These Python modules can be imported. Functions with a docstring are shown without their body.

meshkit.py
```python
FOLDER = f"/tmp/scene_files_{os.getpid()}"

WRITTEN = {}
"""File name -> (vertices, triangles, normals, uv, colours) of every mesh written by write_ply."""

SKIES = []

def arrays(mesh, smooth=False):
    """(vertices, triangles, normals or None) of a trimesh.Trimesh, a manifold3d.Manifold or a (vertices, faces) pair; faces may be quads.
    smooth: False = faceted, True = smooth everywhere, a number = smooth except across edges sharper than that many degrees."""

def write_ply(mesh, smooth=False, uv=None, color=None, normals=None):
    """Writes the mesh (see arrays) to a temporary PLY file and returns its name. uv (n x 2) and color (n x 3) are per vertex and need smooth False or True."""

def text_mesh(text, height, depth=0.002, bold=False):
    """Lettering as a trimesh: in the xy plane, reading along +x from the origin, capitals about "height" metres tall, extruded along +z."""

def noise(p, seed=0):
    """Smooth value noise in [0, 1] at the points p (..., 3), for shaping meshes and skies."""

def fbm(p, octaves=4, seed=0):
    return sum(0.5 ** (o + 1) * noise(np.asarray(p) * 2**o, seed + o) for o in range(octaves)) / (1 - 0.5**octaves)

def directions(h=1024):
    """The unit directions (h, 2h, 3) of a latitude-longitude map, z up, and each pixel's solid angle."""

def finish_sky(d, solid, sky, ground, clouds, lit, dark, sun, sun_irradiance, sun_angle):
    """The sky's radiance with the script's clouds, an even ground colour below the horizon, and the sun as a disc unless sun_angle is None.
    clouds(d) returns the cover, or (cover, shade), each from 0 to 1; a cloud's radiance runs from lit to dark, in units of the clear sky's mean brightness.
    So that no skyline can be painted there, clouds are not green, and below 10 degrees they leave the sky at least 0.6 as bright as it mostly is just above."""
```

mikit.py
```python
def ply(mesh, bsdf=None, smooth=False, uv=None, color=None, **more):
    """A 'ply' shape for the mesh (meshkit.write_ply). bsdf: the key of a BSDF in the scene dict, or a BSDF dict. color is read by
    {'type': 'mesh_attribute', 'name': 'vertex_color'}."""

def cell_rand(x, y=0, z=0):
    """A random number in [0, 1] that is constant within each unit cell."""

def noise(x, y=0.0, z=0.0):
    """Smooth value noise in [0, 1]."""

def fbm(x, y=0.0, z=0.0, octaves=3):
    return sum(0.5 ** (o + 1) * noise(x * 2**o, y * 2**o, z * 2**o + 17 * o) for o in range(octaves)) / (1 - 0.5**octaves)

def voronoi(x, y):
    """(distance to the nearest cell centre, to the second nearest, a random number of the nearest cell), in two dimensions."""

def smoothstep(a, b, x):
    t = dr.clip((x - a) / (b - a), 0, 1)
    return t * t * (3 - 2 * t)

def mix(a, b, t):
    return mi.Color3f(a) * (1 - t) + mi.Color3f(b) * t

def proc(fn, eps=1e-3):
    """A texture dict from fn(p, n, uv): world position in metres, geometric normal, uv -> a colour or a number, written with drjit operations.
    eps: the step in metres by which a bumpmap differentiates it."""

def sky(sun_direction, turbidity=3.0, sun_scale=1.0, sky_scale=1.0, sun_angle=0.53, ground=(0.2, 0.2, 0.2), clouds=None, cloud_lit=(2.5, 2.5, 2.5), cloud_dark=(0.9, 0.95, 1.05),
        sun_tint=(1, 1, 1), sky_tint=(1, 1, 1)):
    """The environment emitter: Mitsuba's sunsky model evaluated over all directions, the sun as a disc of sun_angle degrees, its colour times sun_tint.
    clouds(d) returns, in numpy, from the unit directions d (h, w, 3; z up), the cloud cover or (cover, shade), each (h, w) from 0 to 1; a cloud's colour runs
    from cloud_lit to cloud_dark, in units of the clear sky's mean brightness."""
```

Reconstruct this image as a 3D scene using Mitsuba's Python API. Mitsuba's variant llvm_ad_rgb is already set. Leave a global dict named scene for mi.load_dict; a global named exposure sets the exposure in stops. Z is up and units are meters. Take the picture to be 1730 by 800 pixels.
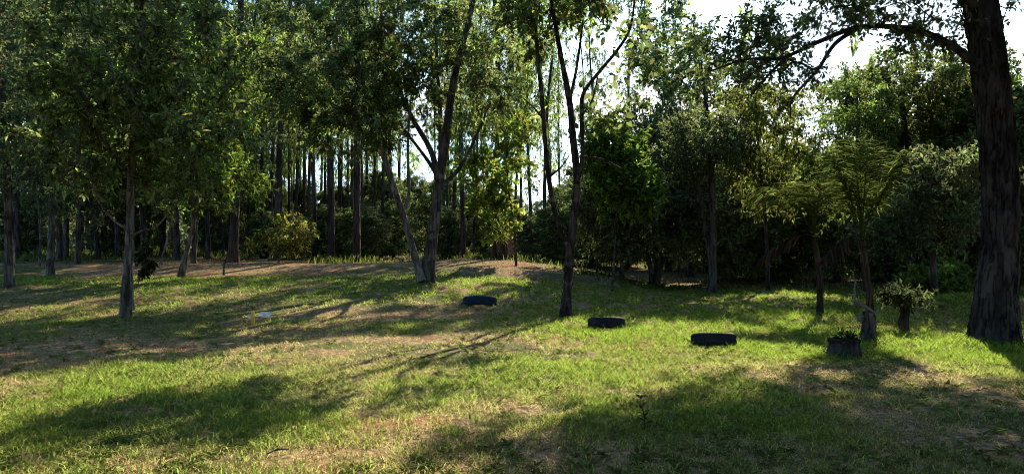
import math
import numpy as np, trimesh, mitsuba as mi, mikit, meshkit
import drjit as dr
from mikit import proc, noise, fbm, smoothstep, mix, voronoi

T = mi.ScalarTransform4f
scene, labels = {}, {}
# ------------------------------------------------------------------ camera, sky, exposure
CAM_Z, FPX = 1.5, 1235.0
scene['camera'] = {'type': 'perspective', 'fov': 70.03, 'fov_axis': 'x', 'near_clip': 0.05, 'far_clip': 3000.0,
                   'to_world': T().look_at(origin=[0, 0, CAM_Z], target=[0, 1, CAM_Z], up=[0, 0, 1])}
SUN = np.array([0.43, 0.90, 0.70])


def sst(a, b, x):
    t = np.clip((x - a) / (b - a), 0, 1)
    return t * t * (3 - 2 * t)


def clouds(d):
    p = d / np.maximum(d[..., 2:3], 0.08)
    n = meshkit.fbm(np.stack([p[..., 0] * 0.35, p[..., 1] * 0.35, p[..., 2] * 0 + 3.1], -1), 5, 4)
    az = np.arctan2(d[..., 0], d[..., 1])                       # 0 straight ahead, positive to the right
    toward = sst(math.cos(math.radians(55)), math.cos(math.radians(10)), d @ (SUN / np.linalg.norm(SUN)))   # a bright bank of thin cloud on the sun's side
    c = (n - 0.62) * 3.5 + 1.3 * toward
    return np.clip(c, 0, 1), np.clip((n - 0.62) * 1.5, 0, 0.5)


scene['sky'] = mikit.sky(SUN.tolist(), turbidity=3, clouds=clouds, cloud_lit=(2.2, 2.2, 2.2), sky_tint=(0.84, 0.93, 1.03))
exposure = 3.35

# ------------------------------------------------------------------ small maths
def G(x, y):
    """height of the ground"""
    x, y = np.asarray(x, float), np.asarray(y, float)
    left = 1 - sst(-1.0, 5.0, x)
    z = left * (0.38 * sst(12, 19, y) + 0.2 * sst(19, 26, y))
    z = z + (1 - left) * 0.10 * sst(24, 32, y)
    bank = sst(-3.2, -1.6, x) * (1 - sst(2.6, 4.2, x))            # the cut bank of red earth
    z = z + bank * (0.17 * sst(20.0, 20.9, y + 0.25 * np.sin(x * 1.7)) - 0.17 * sst(24, 32, y))
    z = z + 0.10 * (1 - bank) * left * np.exp(-((y - 23.4) / 1.3) ** 2)
    z = z + 0.42 * np.exp(-((x - 8.6) / 1.5) ** 2 - ((y - 13.6) / 1.0) ** 2)
    z = z + 0.004 * np.maximum(y - 60, 0)
    p = np.stack([x * 0.45, y * 0.45, x * 0], -1)
    z = z + 0.10 * (meshkit.fbm(p, 3, 5) - 0.5) * sst(2, 7, np.hypot(x, y)) * (1 - 0.6 * sst(9, 15, y))
    return z


def P(px, py, d):
    """the point seen at a pixel of the 1730 x 800 photograph, d metres ahead"""
    return np.array([(px - 865) / FPX * d, d, CAM_Z - (py - 400) / FPX * d])


def unit(v):
    return v / np.maximum(np.linalg.norm(v, axis=-1, keepdims=True), 1e-9)


# ------------------------------------------------------------------ materials
def leaf_mat(rough, trans):
    return {'type': 'principledthin', 'base_color': {'type': 'mesh_attribute', 'name': 'vertex_color'}, 'roughness': rough, 'diff_trans': trans, 'eta': 1.5}


scene['leaf'] = leaf_mat(0.30, 1.3)
scene['gloss_leaf'] = leaf_mat(0.26, 0.8)
scene['grass_blade'] = leaf_mat(0.30, 1.7)
scene['dry_leaf'] = leaf_mat(0.8, 0.4)


def bark_fn(a, b, band, lich):
    def f(p, n, uv):
        v = fbm(p.x * 9, p.y * 9, p.z * 2.2, 4)
        c = mix(a, b, smoothstep(0.3, 0.7, v))
        ring = noise(p.z * 13 + 2 * noise(p.x * 5, p.y * 5, p.z * 2), 3.0)
        c = mix(c, [0.20, 0.19, 0.17], band * smoothstep(0.62, 0.8, ring) * smoothstep(0.45, 0.6, noise(p.x * 11, p.y * 11, p.z * 7)))
        crack = dr.abs(fbm(p.x * 17, p.y * 17, p.z * 1.7 + 5, 4) - 0.5)
        c = c * (0.55 + 0.45 * smoothstep(0.0, 0.05, crack))
        l = fbm(p.x * 5 + 9, p.y * 5, p.z * 4, 3)
        return mix(c, [0.22, 0.225, 0.195], lich * smoothstep(0.52, 0.66, l))
    return f


def bark_bump(p, n, uv):
    return fbm(p.x * 26, p.y * 26, p.z * 6, 3) * 0.02 + 0.05 * smoothstep(0.0, 0.06, dr.abs(fbm(p.x * 17, p.y * 17, p.z * 1.7 + 5, 4) - 0.5))


def bark(a, b, band=0.0, lich=0.0):
    return {'type': 'bumpmap', 'arbitrary': {'type': 'texture', **{}} if False else proc(bark_bump, 2e-3), 'scale': 1.0,
            'bsdf': {'type': 'principled', 'base_color': proc(bark_fn(a, b, band, lich)), 'roughness': 0.85, 'specular': 0.25}}


def bumped(bsdf, fn, scale=1.0, eps=1e-3):
    return {'type': 'bumpmap', 'arbitrary': proc(fn, eps), 'scale': scale, 'bsdf': bsdf}


scene['grey_bark'] = bark([0.05, 0.045, 0.04], [0.12, 0.108, 0.095], 0.0, 0.5)
scene['banded_bark'] = bark([0.024, 0.02, 0.017], [0.055, 0.046, 0.04], 0.5, 0.15)
scene['dark_bark'] = bark([0.034, 0.030, 0.027], [0.10, 0.09, 0.08], 0.0, 0.15)
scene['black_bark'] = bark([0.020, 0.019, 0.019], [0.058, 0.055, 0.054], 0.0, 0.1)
scene['pale_bark'] = bark([0.09, 0.08, 0.068], [0.23, 0.21, 0.18], 0.2, 0.4)
scene['palm_bark'] = bark([0.03, 0.023, 0.017], [0.075, 0.056, 0.04], 0.0, 0.0)


def euc_fn(p, n, uv):
    v = fbm(p.x * 7, p.y * 7, p.z * 1.1, 4)
    low = smoothstep(3.2, 0.8, p.z + 2.0 * (noise(p.x * 0.9, p.y * 0.9, 2.0) - 0.5) + 1.2 * (v - 0.5))
    return mix(mix([0.04, 0.033, 0.027], [0.105, 0.092, 0.08], smoothstep(0.35, 0.65, v)), mix([0.03, 0.021, 0.017], [0.08, 0.057, 0.045], v), low)


scene['smooth_bark'] = bumped({'type': 'principled', 'base_color': proc(euc_fn), 'roughness': 0.75, 'specular': 0.3}, bark_bump)


def ground_fn(p, n, uv):
    big = fbm(p.x * 0.35 + 4, p.y * 0.35, 0.0, 4)
    mid = fbm(p.x * 1.7, p.y * 1.7, 5.0, 4)
    fine = fbm(p.x * 28, p.y * 28, 1.0, 3)
    c = mix([0.09, 0.066, 0.036], [0.27, 0.205, 0.115], smoothstep(0.25, 0.75, fine))          # dry thatch
    c = mix(c, mix([0.13, 0.060, 0.032], [0.26, 0.125, 0.07], fine), 0.8 * smoothstep(0.57, 0.68, mid * 0.65 + big * 0.35))   # bare red soil
    c = mix(c, mix([0.030, 0.050, 0.012], [0.075, 0.105, 0.026], fine), smoothstep(0.5, 0.36, mid * 0.5 + big * 0.5) * 0.85)
    far = smoothstep(24.5, 27, p.y)
    c = mix(c, mix([0.05, 0.045, 0.02], [0.15, 0.10, 0.05], fbm(p.x * 3, p.y * 3, 2.0, 4)), far)
    cut = smoothstep(0.97, 0.90, n.z) * smoothstep(15, 17, p.y)
    cut = dr.maximum(cut, smoothstep(1.0, 0.4, dr.sqrt(dr.square(p.x - 9.2) + dr.square((p.y - 12.9) * 1.3)) + 0.5 * (mid - 0.5)))
    return mix(c, mix([0.07, 0.034, 0.022], [0.15, 0.075, 0.048], fine), cut)


def ground_bump(p, n, uv):
    return 0.05 * fbm(p.x * 7, p.y * 7, 0.0, 5)


scene['earth'] = bumped({'type': 'principled', 'base_color': proc(ground_fn), 'roughness': 0.95, 'specular': 0.15}, ground_bump, 1.0, 4e-3)


def rubber_fn(p, n, uv):
    d = fbm(p.x * 14, p.y * 14, p.z * 14, 4)
    c = mix([0.012, 0.016, 0.024], [0.026, 0.033, 0.048], d)
    return mix(c, [0.06, 0.052, 0.042], 0.7 * smoothstep(0.60, 0.76, fbm(p.x * 6 + 3, p.y * 6, p.z * 9, 4)))


scene['rubber'] = {'type': 'principled', 'base_color': proc(rubber_fn), 'roughness': 0.85, 'specular': 0.15}


def blue_fn(p, n, uv):
    return mix([0.010, 0.022, 0.045], [0.022, 0.045, 0.08], fbm(p.x * 11, p.y * 11, p.z * 11, 4))


scene['blue_rubber'] = {'type': 'principled', 'base_color': proc(blue_fn), 'roughness': 0.8, 'specular': 0.2}


def white_fn(p, n, uv):
    v = fbm(p.x * 17, p.y * 17, p.z * 9, 4)
    return mix([0.04, 0.038, 0.036], [0.15, 0.15, 0.145], smoothstep(0.35, 0.62, v))


scene['worn_white'] = {'type': 'principled', 'base_color': proc(white_fn), 'roughness': 0.8}


def stump_fn(p, n, uv):
    v = fbm(p.x * 22, p.y * 22, p.z * 5, 4)
    c = mix([0.010, 0.009, 0.008], [0.032, 0.027, 0.024], v)
    side = smoothstep(0.10, 0.02, dr.abs(p.z - 0.10) * 0.7 + 0.10 * (fbm(p.x * 9, p.y * 9, p.z * 6, 3) - 0.4))
    return mix(c, [0.085, 0.085, 0.09], 0.55 * side)


scene['stump_wood'] = bumped({'type': 'principled', 'base_color': proc(stump_fn), 'roughness': 0.85, 'specular': 0.2}, bark_bump)


def board_fn(p, n, uv):
    return mix([0.07, 0.065, 0.058], [0.19, 0.175, 0.16], fbm(p.x * 6, p.y * 30, p.z * 30, 4))


scene['weathered_board'] = {'type': 'principled', 'base_color': proc(board_fn), 'roughness': 0.85}


def brick_fn(p, n, uv):
    return mix([0.17, 0.085, 0.06], [0.38, 0.22, 0.17], fbm(p.x * 9, p.y * 9, p.z * 9, 4))


scene['brick_clay'] = {'type': 'principled', 'base_color': proc(brick_fn), 'roughness': 0.9}
scene['mortar'] = {'type': 'principled', 'base_color': {'type': 'rgb', 'value': [0.30, 0.27, 0.24]}, 'roughness': 0.95}
scene['yellow_plastic'] = {'type': 'principled', 'base_color': {'type': 'rgb', 'value': [0.75, 0.52, 0.05]}, 'roughness': 0.3, 'clearcoat': 0.4}
scene['white_paper'] = {'type': 'twosided', 'bsdf': {'type': 'diffuse', 'reflectance': {'type': 'rgb', 'value': [0.75, 0.76, 0.70]}}}

# ------------------------------------------------------------------ mesh helpers
class MB:
    """collects vertices, triangles and (optionally) colours"""
    def __init__(s):
        s.v, s.f, s.c, s.n = [], [], [], 0

    def add(s, v, f, c=None):
        if len(v) == 0:
            return s
        s.v.append(np.asarray(v, float)); s.f.append(np.asarray(f, int) + s.n); s.n += len(v)
        if c is not None:
            s.c.append(np.asarray(c, float))
        return s

    def mesh(s):
        return trimesh.Trimesh(np.vstack(s.v), np.vstack(s.f), process=False)

    def ply(s, mat, smooth=False):
        return mikit.ply(s.mesh(), mat, smooth=smooth, color=np.vstack(s.c) if s.c else None)

    def tris(s):
        return sum(map(len, s.f))


def numbered(k):
    if k not in used:
        used.add(k); return k
    i = 1
    while f'{k}_{i:03d}' in used:
        i += 1
    used.add(f'{k}_{i:03d}')
    return f'{k}_{i:03d}'


used, TRIS = set(), {}


def put(key, mb_or_shape, mat=None, smooth=False):
    key = numbered(key)
    if isinstance(mb_or_shape, MB):
        TRIS[key] = mb_or_shape.tris()
        scene[key] = mb_or_shape.ply(mat, smooth)
    elif isinstance(mb_or_shape, dict):
        scene[key] = mb_or_shape
    else:
        scene[key] = mikit.ply(mb_or_shape, mat, smooth=smooth)
    return key


def thing(name, label, cat, group=None, kind=None):
    key = numbered(name)
    labels[key] = {'label': label, 'category': cat}
    if group:
        labels[key]['group'] = group
    return key


def spline(pts, n=6):
    """Catmull-Rom through rows (x, y, z, r)"""
    p = np.asarray(pts, float)
    if len(p) < 3:
        t = np.linspace(0, 1, n + 1)[:, None]
        return p[0] * (1 - t) + p[-1] * t
    q = np.vstack([2 * p[0] - p[1], p, 2 * p[-1] - p[-2]])
    out = []
    for i in range(1, len(q) - 2):
        a, b, c, d = q[i - 1], q[i], q[i + 1], q[i + 2]
        for t in np.linspace(0, 1, n, endpoint=False):
            out.append(0.5 * (2 * b + (c - a) * t + (2 * a - 5 * b + 4 * c - d) * t * t + (3 * b - a - 3 * c + d) * t ** 3))
    out.append(p[-1])
    out = np.array(out)
    out[:, 3] = np.maximum(out[:, 3], 0.002)
    return out


def tube(path, sides=8, flare=0.0, rough=0.0, seed=0, ridge=0.0):
    """closed tube along rows (x, y, z, r)"""
    p, r = path[:, :3], path[:, 3].copy()
    t = unit(np.gradient(p, axis=0))
    ref = np.array([1.0, 0.13, 0.07]) if abs(t[0][0]) < 0.8 else np.array([0.1, 1.0, 0.05])
    u = unit(ref - t * (t @ ref)[:, None])
    w = np.cross(t, u)
    a = np.arange(sides) / sides * 2 * np.pi
    rr = np.repeat(r[:, None], sides, 1)
    if flare:
        h = np.maximum(p[:, 2] - p[0, 2], 0)
        lobes = 1 + 0.35 * np.sin(a * 4 + seed) + 0.2 * np.sin(a * 7 + 2 * seed)
        rr = rr * (1 + flare * np.exp(-h / (2.2 * r[0] + 0.03))[:, None] * lobes[None])
    if rough:
        q = np.stack([np.cos(a)[None] * 1.6 + 0 * r[:, None], np.sin(a)[None] * 1.6 + 0 * r[:, None], p[:, 2:3] * 2.5 + 0 * a[None]], -1)
        rr = rr * (1 + rough * (meshkit.fbm(q + seed * 3.7, 3) - 0.5))
    if ridge:                                                      # furrowed bark
        q = np.stack([np.cos(a)[None] * 5.5 + 0 * r[:, None], np.sin(a)[None] * 5.5 + 0 * r[:, None], p[:, 2:3] * 1.6 + 0 * a[None]], -1)
        cr = 1 - 2 * np.abs(meshkit.fbm(q * 1.6 + seed, 4, 3) - .5)
        rr = rr + ridge * (cr ** 3 - .5) * np.minimum(1, r / r.max() * 1.4)[:, None]
    v = (p[:, None] + rr[..., None] * (np.cos(a)[None, :, None] * u[:, None] + np.sin(a)[None, :, None] * w[:, None])).reshape(-1, 3)
    n = len(p)
    i, j = np.meshgrid(np.arange(n - 1), np.arange(sides), indexing='ij')
    b0, b1, c0, c1 = i * sides + j, i * sides + (j + 1) % sides, (i + 1) * sides + j, (i + 1) * sides + (j + 1) % sides
    f = np.concatenate([np.stack([b0, b1, c1], -1).reshape(-1, 3), np.stack([b0, c1, c0], -1).reshape(-1, 3)])
    v = np.vstack([v, p[-1:]])
    k = (n - 1) * sides
    cap = np.stack([k + np.arange(sides), k + (np.arange(sides) + 1) % sides, np.full(sides, len(v) - 1)], -1)
    return v, np.vstack([f, cap])


def leaf_mesh(pos, dirs, nrm, L, W, col, fold=0.12):
    """folded diamond leaves, two triangles each"""
    n = len(pos)
    side = unit(np.cross(dirs, nrm))
    nn = np.cross(side, dirs)
    L, W = L[:, None], W[:, None]
    mid = pos + dirs * L * 0.45
    v = np.stack([pos, mid + side * W / 2 + nn * W * fold, pos + dirs * L - nn * L * 0.12, mid - side * W / 2 + nn * W * fold], 1).reshape(-1, 3)
    k = np.arange(n)[:, None] * 4
    return v, np.vstack([k + [0, 1, 2], k + [0, 2, 3]]), np.repeat(col, 4, 0)


def leaf_colour(rng, n, tone, bright=0.12):
    """natural spread of leaf colour about a tone"""
    c = np.array(tone) * np.exp(rng.normal(0, 0.36, (n, 1)))
    y = rng.random((n, 1)) < bright
    c = np.where(y, c * [1.5, 1.6, 1.1], c)
    c = c * (1 + rng.normal(0, 0.10, (n, 3)))
    return np.clip(c, 0.004, 0.4)


def spray(mb, rng, at, out, size, leaf, tone, n_twig, n_leaf, droop=0.25, up=0.2, bright=0.12, width=0.42, twig_mb=None):
    """leafy twigs round the points AT, pointing OUT"""
    k = len(at)
    base = np.repeat(at, n_twig, 0)
    d = unit(np.repeat(out, n_twig, 0) * 0.6 + rng.normal(0, 0.75, (k * n_twig, 3)) + [0, 0, up])
    ln = size * rng.uniform(0.45, 1.0, len(base))
    if twig_mb is not None:
        s = unit(np.cross(d, rng.normal(0, 1, d.shape)))
        w = np.cross(d, s)
        r = 0.0035 + 0.003 * rng.random((len(base), 1))
        v = np.stack([base + s * r, base - s * r * 0.5 + w * r * 0.87, base - s * r * 0.5 - w * r * 0.87, base + d * ln[:, None] + [0, 0, -0.1 * size]], 1).reshape(-1, 3)
        q = np.arange(len(base))[:, None] * 4
        twig_mb.add(v, np.vstack([q + [0, 1, 3], q + [1, 2, 3], q + [2, 0, 3]]))
    b2, d2, l2 = (np.repeat(a, n_leaf, 0) for a in (base, d, ln))
    t = np.tile((np.arange(n_leaf) + 0.6) / n_leaf, len(base)) * rng.uniform(0.85, 1.1, len(b2))
    pos = b2 + d2 * (t * l2)[:, None] + np.array([0, 0, -1.0]) * (droop * 0.5 * size * t * t)[:, None]
    ld = unit(d2 * 0.55 + rng.normal(0, 0.6, d2.shape) + [0, 0, -droop])
    nr = unit(rng.normal(0, 0.55, d2.shape) + [0, 0, 0.9])
    L = leaf * rng.uniform(0.65, 1.25, len(pos))
    mb.add(*leaf_mesh(pos, ld, nr, L, L * width * rng.uniform(0.8, 1.2, len(pos)), leaf_colour(rng, len(pos), tone, bright) * np.repeat(np.exp(rng.normal(0, .28, (k, 1))) * (1 + (rng.random((k, 1)) < .14) * [.48, .58, .15]), n_twig * n_leaf, 0)))


def grow(rng, limbs, blobs, n, wiggle=0.12):
    """branches from the limbs to n points in the blobs: [(path rows x y z r)], end points, outward directions"""
    nodes = np.vstack([l for l in limbs])
    wts = np.array([b[3] * b[4] * b[5] * (b[6] if len(b) > 6 else 1.0) for b in blobs])
    pick = rng.choice(len(blobs), n, p=wts / wts.sum())
    u = unit(rng.normal(0, 1, (n, 3))) * rng.random((n, 1)) ** 0.42
    bl = np.array([b[:6] for b in blobs])
    pts = bl[pick, :3] + u * bl[pick, 3:6]
    d0 = np.min(np.linalg.norm(pts[:, None] - nodes[None, ::2, :3], axis=2), axis=1)
    order = np.argsort(d0)
    pts, cen = pts[order], bl[pick, :3][order]
    pos, par, first = nodes[:, :3].copy(), [-1] * len(nodes), len(nodes)
    pos = np.vstack([pos, np.zeros((3 * n, 3))])
    cnt, paths = len(nodes), []
    for p in pts:
        q = pos[:cnt]
        dv = p - q
        dist = np.sqrt((dv ** 2).sum(1))
        cost = dist + 0.7 * np.maximum(q[:, 2] - p[2], 0) + 0.1 * (np.arange(cnt) < first)
        i = int(np.argmin(cost))
        a = q[i].copy()
        seg = p - a
        ln = dist[i]
        m = a + seg * np.array([[0.35], [0.7]]) + rng.normal(0, wiggle * ln, (2, 3)) + np.array([[0, 0, 0.06 * ln], [0, 0, 0.05 * ln]])
        pos[cnt:cnt + 2], pos[cnt + 2] = m, p
        paths.append((i, cnt, cnt + 1, cnt + 2))
        par += [i, cnt, cnt + 1]
        cnt += 3
    load = np.zeros(cnt)
    for k in range(cnt - 1, first - 1, -1):
        load[k] = max(load[k], 1.0)
        if par[k] >= first:
            load[par[k]] += load[k] if k % 1 == 0 else 0
    rad = 0.0055 * np.maximum(load, 1) ** 0.42
    out = []
    for i, a, b, c in paths:
        ids = [i, a, b, c]
        r0 = rad[a] if i < first else min(rad[i], rad[a] * 1.15)
        rr = [r0, rad[a], rad[b], rad[c] * 0.8]
        out.append(np.hstack([pos[ids], np.array(rr)[:, None]]))
    return out, pts, unit(pts - cen + 1e-4)


def limb(pts, d, n=6, thin=0.82):
    """rows (px, py, r) or (px, py, r, d) of the photograph -> smooth limb in metres"""
    rows = [np.append(P(q[0], q[1], q[3] if len(q) > 3 else d), q[2] * thin) for q in pts]
    return spline(rows, n)


def blob(px, py, rx, ry, d, rd, w=1.0):
    c = P(px, py, d)
    return (*c, rx / FPX * d, rd, ry / FPX * d, w)


def make_tree(name, label, limbs, blobs, n, leaf, tone, mat='leaf', bark_mat='grey_bark', seed=0, size=0.38, twigs=4, leaves=7, droop=0.25, up=0.15, bright=0.12,
              width=0.42, cat='tree', group=None, flare=0.5, sides=10, ground=True, twig_wood=False, ridge=0.0, own={}):
    rng = np.random.default_rng(seed + 1000)
    key = thing(name, label, cat, group)
    trunk = MB()
    if ground:                                                      # the foot goes a little into the ground
        l0 = limbs[0]
        foot = l0[0].copy()
        gz = float(G(foot[0], foot[1]))
        foot[2] = gz - 0.12
        keep = l0[l0[:, 2] > gz + 0.03]
        limbs = [np.vstack([foot, keep])] + list(limbs[1:])
    for i, l in enumerate(limbs):
        if i in own:
            put(key + '__limb', MB().add(*tube(l, 20, flare * .6, .22, seed + i)), own[i], smooth=True)
            continue
        trunk.add(*tube(l, sides if i == 0 else max(6, sides - 2), flare if (i == 0 and ground) else 0.0, 0.22, seed + i, ridge if i == 0 else 0.0))
    crown = MB()
    if n:
        br, ends, out = grow(rng, limbs, blobs, n)
        for b in br:
            trunk.add(*tube(spline(b, 2) if b[0, 3] > 0.012 else b, 5 if b[0, 3] > 0.012 else 3))
        mids = np.array([b[2, :3] for b in br])
        at = np.vstack([ends, mids])
        spray(crown, rng, at, np.vstack([out, out]), size, leaf, tone, twigs, leaves, droop, up, bright, width, trunk if twig_wood else None)
    put(key + '__trunk', trunk, bark_mat, smooth=True)
    if n:
        put(key + '__crown', crown, mat)
    return key


# ------------------------------------------------------------------ the ground: one sheet to the horizon
def warp(n, lo, hi, c, s):
    a, b = np.arcsinh((lo - c) / s), np.arcsinh((hi - c) / s)
    return c + s * np.sinh(np.linspace(a, b, n))


gx, gy = np.meshgrid(warp(360, -700, 700, 0, 9), warp(360, -60, 1500, 10, 8), indexing='xy')
gz = G(gx, gy)
near = np.exp(-(np.hypot(gx, gy - 10) / 30) ** 2)
gz = gz + near * 0.11 * (meshkit.fbm(np.stack([gx * 1.7, gy * 1.7, gx * 0], -1), 4, 9) - 0.5)
nx, ny = 360, 360
ii, jj = np.meshgrid(np.arange(ny - 1), np.arange(nx - 1), indexing='ij')
q0 = ii * nx + jj
gf = np.concatenate([np.stack([q0, q0 + 1, q0 + nx + 1], -1).reshape(-1, 3), np.stack([q0, q0 + nx + 1, q0 + nx], -1).reshape(-1, 3)])
mb = MB().add(np.stack([gx, gy, gz], -1).reshape(-1, 3), gf)
put('ground', mb, 'earth', smooth=True)
labels['ground'] = {'label': 'gently uneven lawn ground of thin grass and bare reddish soil', 'kind': 'structure'}
from scipy.interpolate import RegularGridInterpolator
GI = RegularGridInterpolator((gy[:, 0], gx[0]), gz, bounds_error=False, fill_value=0.0)


def GZ(x, y):
    return GI(np.stack([np.asarray(y, float), np.asarray(x, float)], -1))


# ------------------------------------------------------------------ grass
def blades(rng, x, y, h, w, col, segs, lean=0.5):
    n = len(x)
    z = GZ(x, y)
    a = rng.uniform(0, 2 * np.pi, n)
    s = np.stack([np.cos(a), np.sin(a), 0 * a], -1)
    b = rng.uniform(0, 2 * np.pi, n)
    ln = np.abs(rng.normal(lean, 0.35, n))
    o = np.stack([np.cos(b) * ln, np.sin(b) * ln, np.ones(n)], -1)
    base = np.stack([x, y, z - 0.004], -1)
    hh, ww = h[:, None], w[:, None]
    if segs == 1:
        v = np.stack([base + s * ww / 2, base - s * ww / 2, base + o * hh * 0.9], 1).reshape(-1, 3)
        k = np.arange(n)[:, None] * 3
        return v, k + [0, 1, 2], np.repeat(col, 3, 0)
    mid = base + (o * [0.5, 0.5, 1]) * hh * 0.6
    tip = base + o * hh * np.array([1.15, 1.15, 0.9])
    v = np.stack([base + s * ww / 2, base - s * ww / 2, mid + s * ww * 0.4, mid - s * ww * 0.4, tip], 1).reshape(-1, 3)
    k = np.arange(n)[:, None] * 5
    return v, np.vstack([k + [0, 1, 3], k + [0, 3, 2], k + [2, 3, 4]]), np.repeat(col, 5, 0)


def lush(x, y):
    """how green and thick the turf is, from 0 to 1"""
    p = np.stack([x * 0.5, y * 0.5, 0 * x + 2], -1)
    m = meshkit.fbm(p, 4, 21)
    right = sst(-0.5, 2.0, x - 0.05 * (y - 9)) * sst(8.0, 10.5, y)
    back = sst(14.5, 18, y)
    base = 0.25 + 0.82 * np.maximum(right, 0.75 * back)
    return np.clip(base + 1.5 * (m - 0.5), 0, 1)


rng = np.random.default_rng(11)
lawn = MB()
for (y0, y1, n, segs, w0) in ((3.6, 6.0, 150000, 2, 0.0065), (6.0, 9.5, 190000, 1, 0.010), (9.5, 14.5, 150000, 1, 0.012), (14.5, 21.5, 90000, 1, 0.02)):
    per = 22 if y0 < 9 else 14
    cy = y0 + (y1 - y0) * rng.random(n // per)
    cx = rng.uniform(-0.80, 0.80, n // per) * cy
    tuft = np.repeat(rng.normal(0, .25, n // per), per)              # each tuft has its own height and tone
    x, y = np.repeat(cx, per) + rng.normal(0, .045, n // per * per), np.repeat(cy, per) + rng.normal(0, .045, n // per * per)
    n = len(x)
    L = np.clip(lush(x, y) + .5 * tuft, 0, 1)
    fine = meshkit.fbm(np.stack([x * 2.4, y * 2.4, 0 * x + 8], -1), 3, 31)
    keep = rng.random(n) < np.clip(0.2 + 1.6 * L + 1.6 * (fine - 0.5), 0.03, 1)
    edge = 20.3 + 0.9 * (meshkit.noise(np.stack([x * 0.8, 0 * x, 0 * x], -1), 3) - 0.5)
    keep &= y < np.where(x < 3, edge, 99)
    keep &= np.hypot(x - 9.2, (y - 12.9) * 1.3) > 0.75
    x, y, L, fine, tuft = x[keep], y[keep], L[keep], fine[keep], tuft[keep]
    n = len(x)
    dry = np.array([0.36, 0.31, 0.18])
    green = np.array([0.175, 0.285, 0.045])
    t = np.clip(L * 1.5 - 0.02 + rng.normal(0, 0.28, n), 0, 1)[:, None]
    c = (dry * (1 - t) + green * t) * np.exp(rng.normal(0, 0.22, (n, 1)))
    h = (0.022 + 0.038 * L) * rng.uniform(0.5, 1.6, n) * np.exp(tuft * 1.0)
    lawn.add(*blades(rng, x, y, h, w0 * rng.uniform(0.6, 1.3, n), c, segs, 1.0))
put('lawn_grass', lawn, 'grass_blade')
labels['lawn_grass'] = {'label': 'short patchy lawn grass, green and straw coloured', 'category': 'grass', 'kind': 'stuff'}

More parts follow.
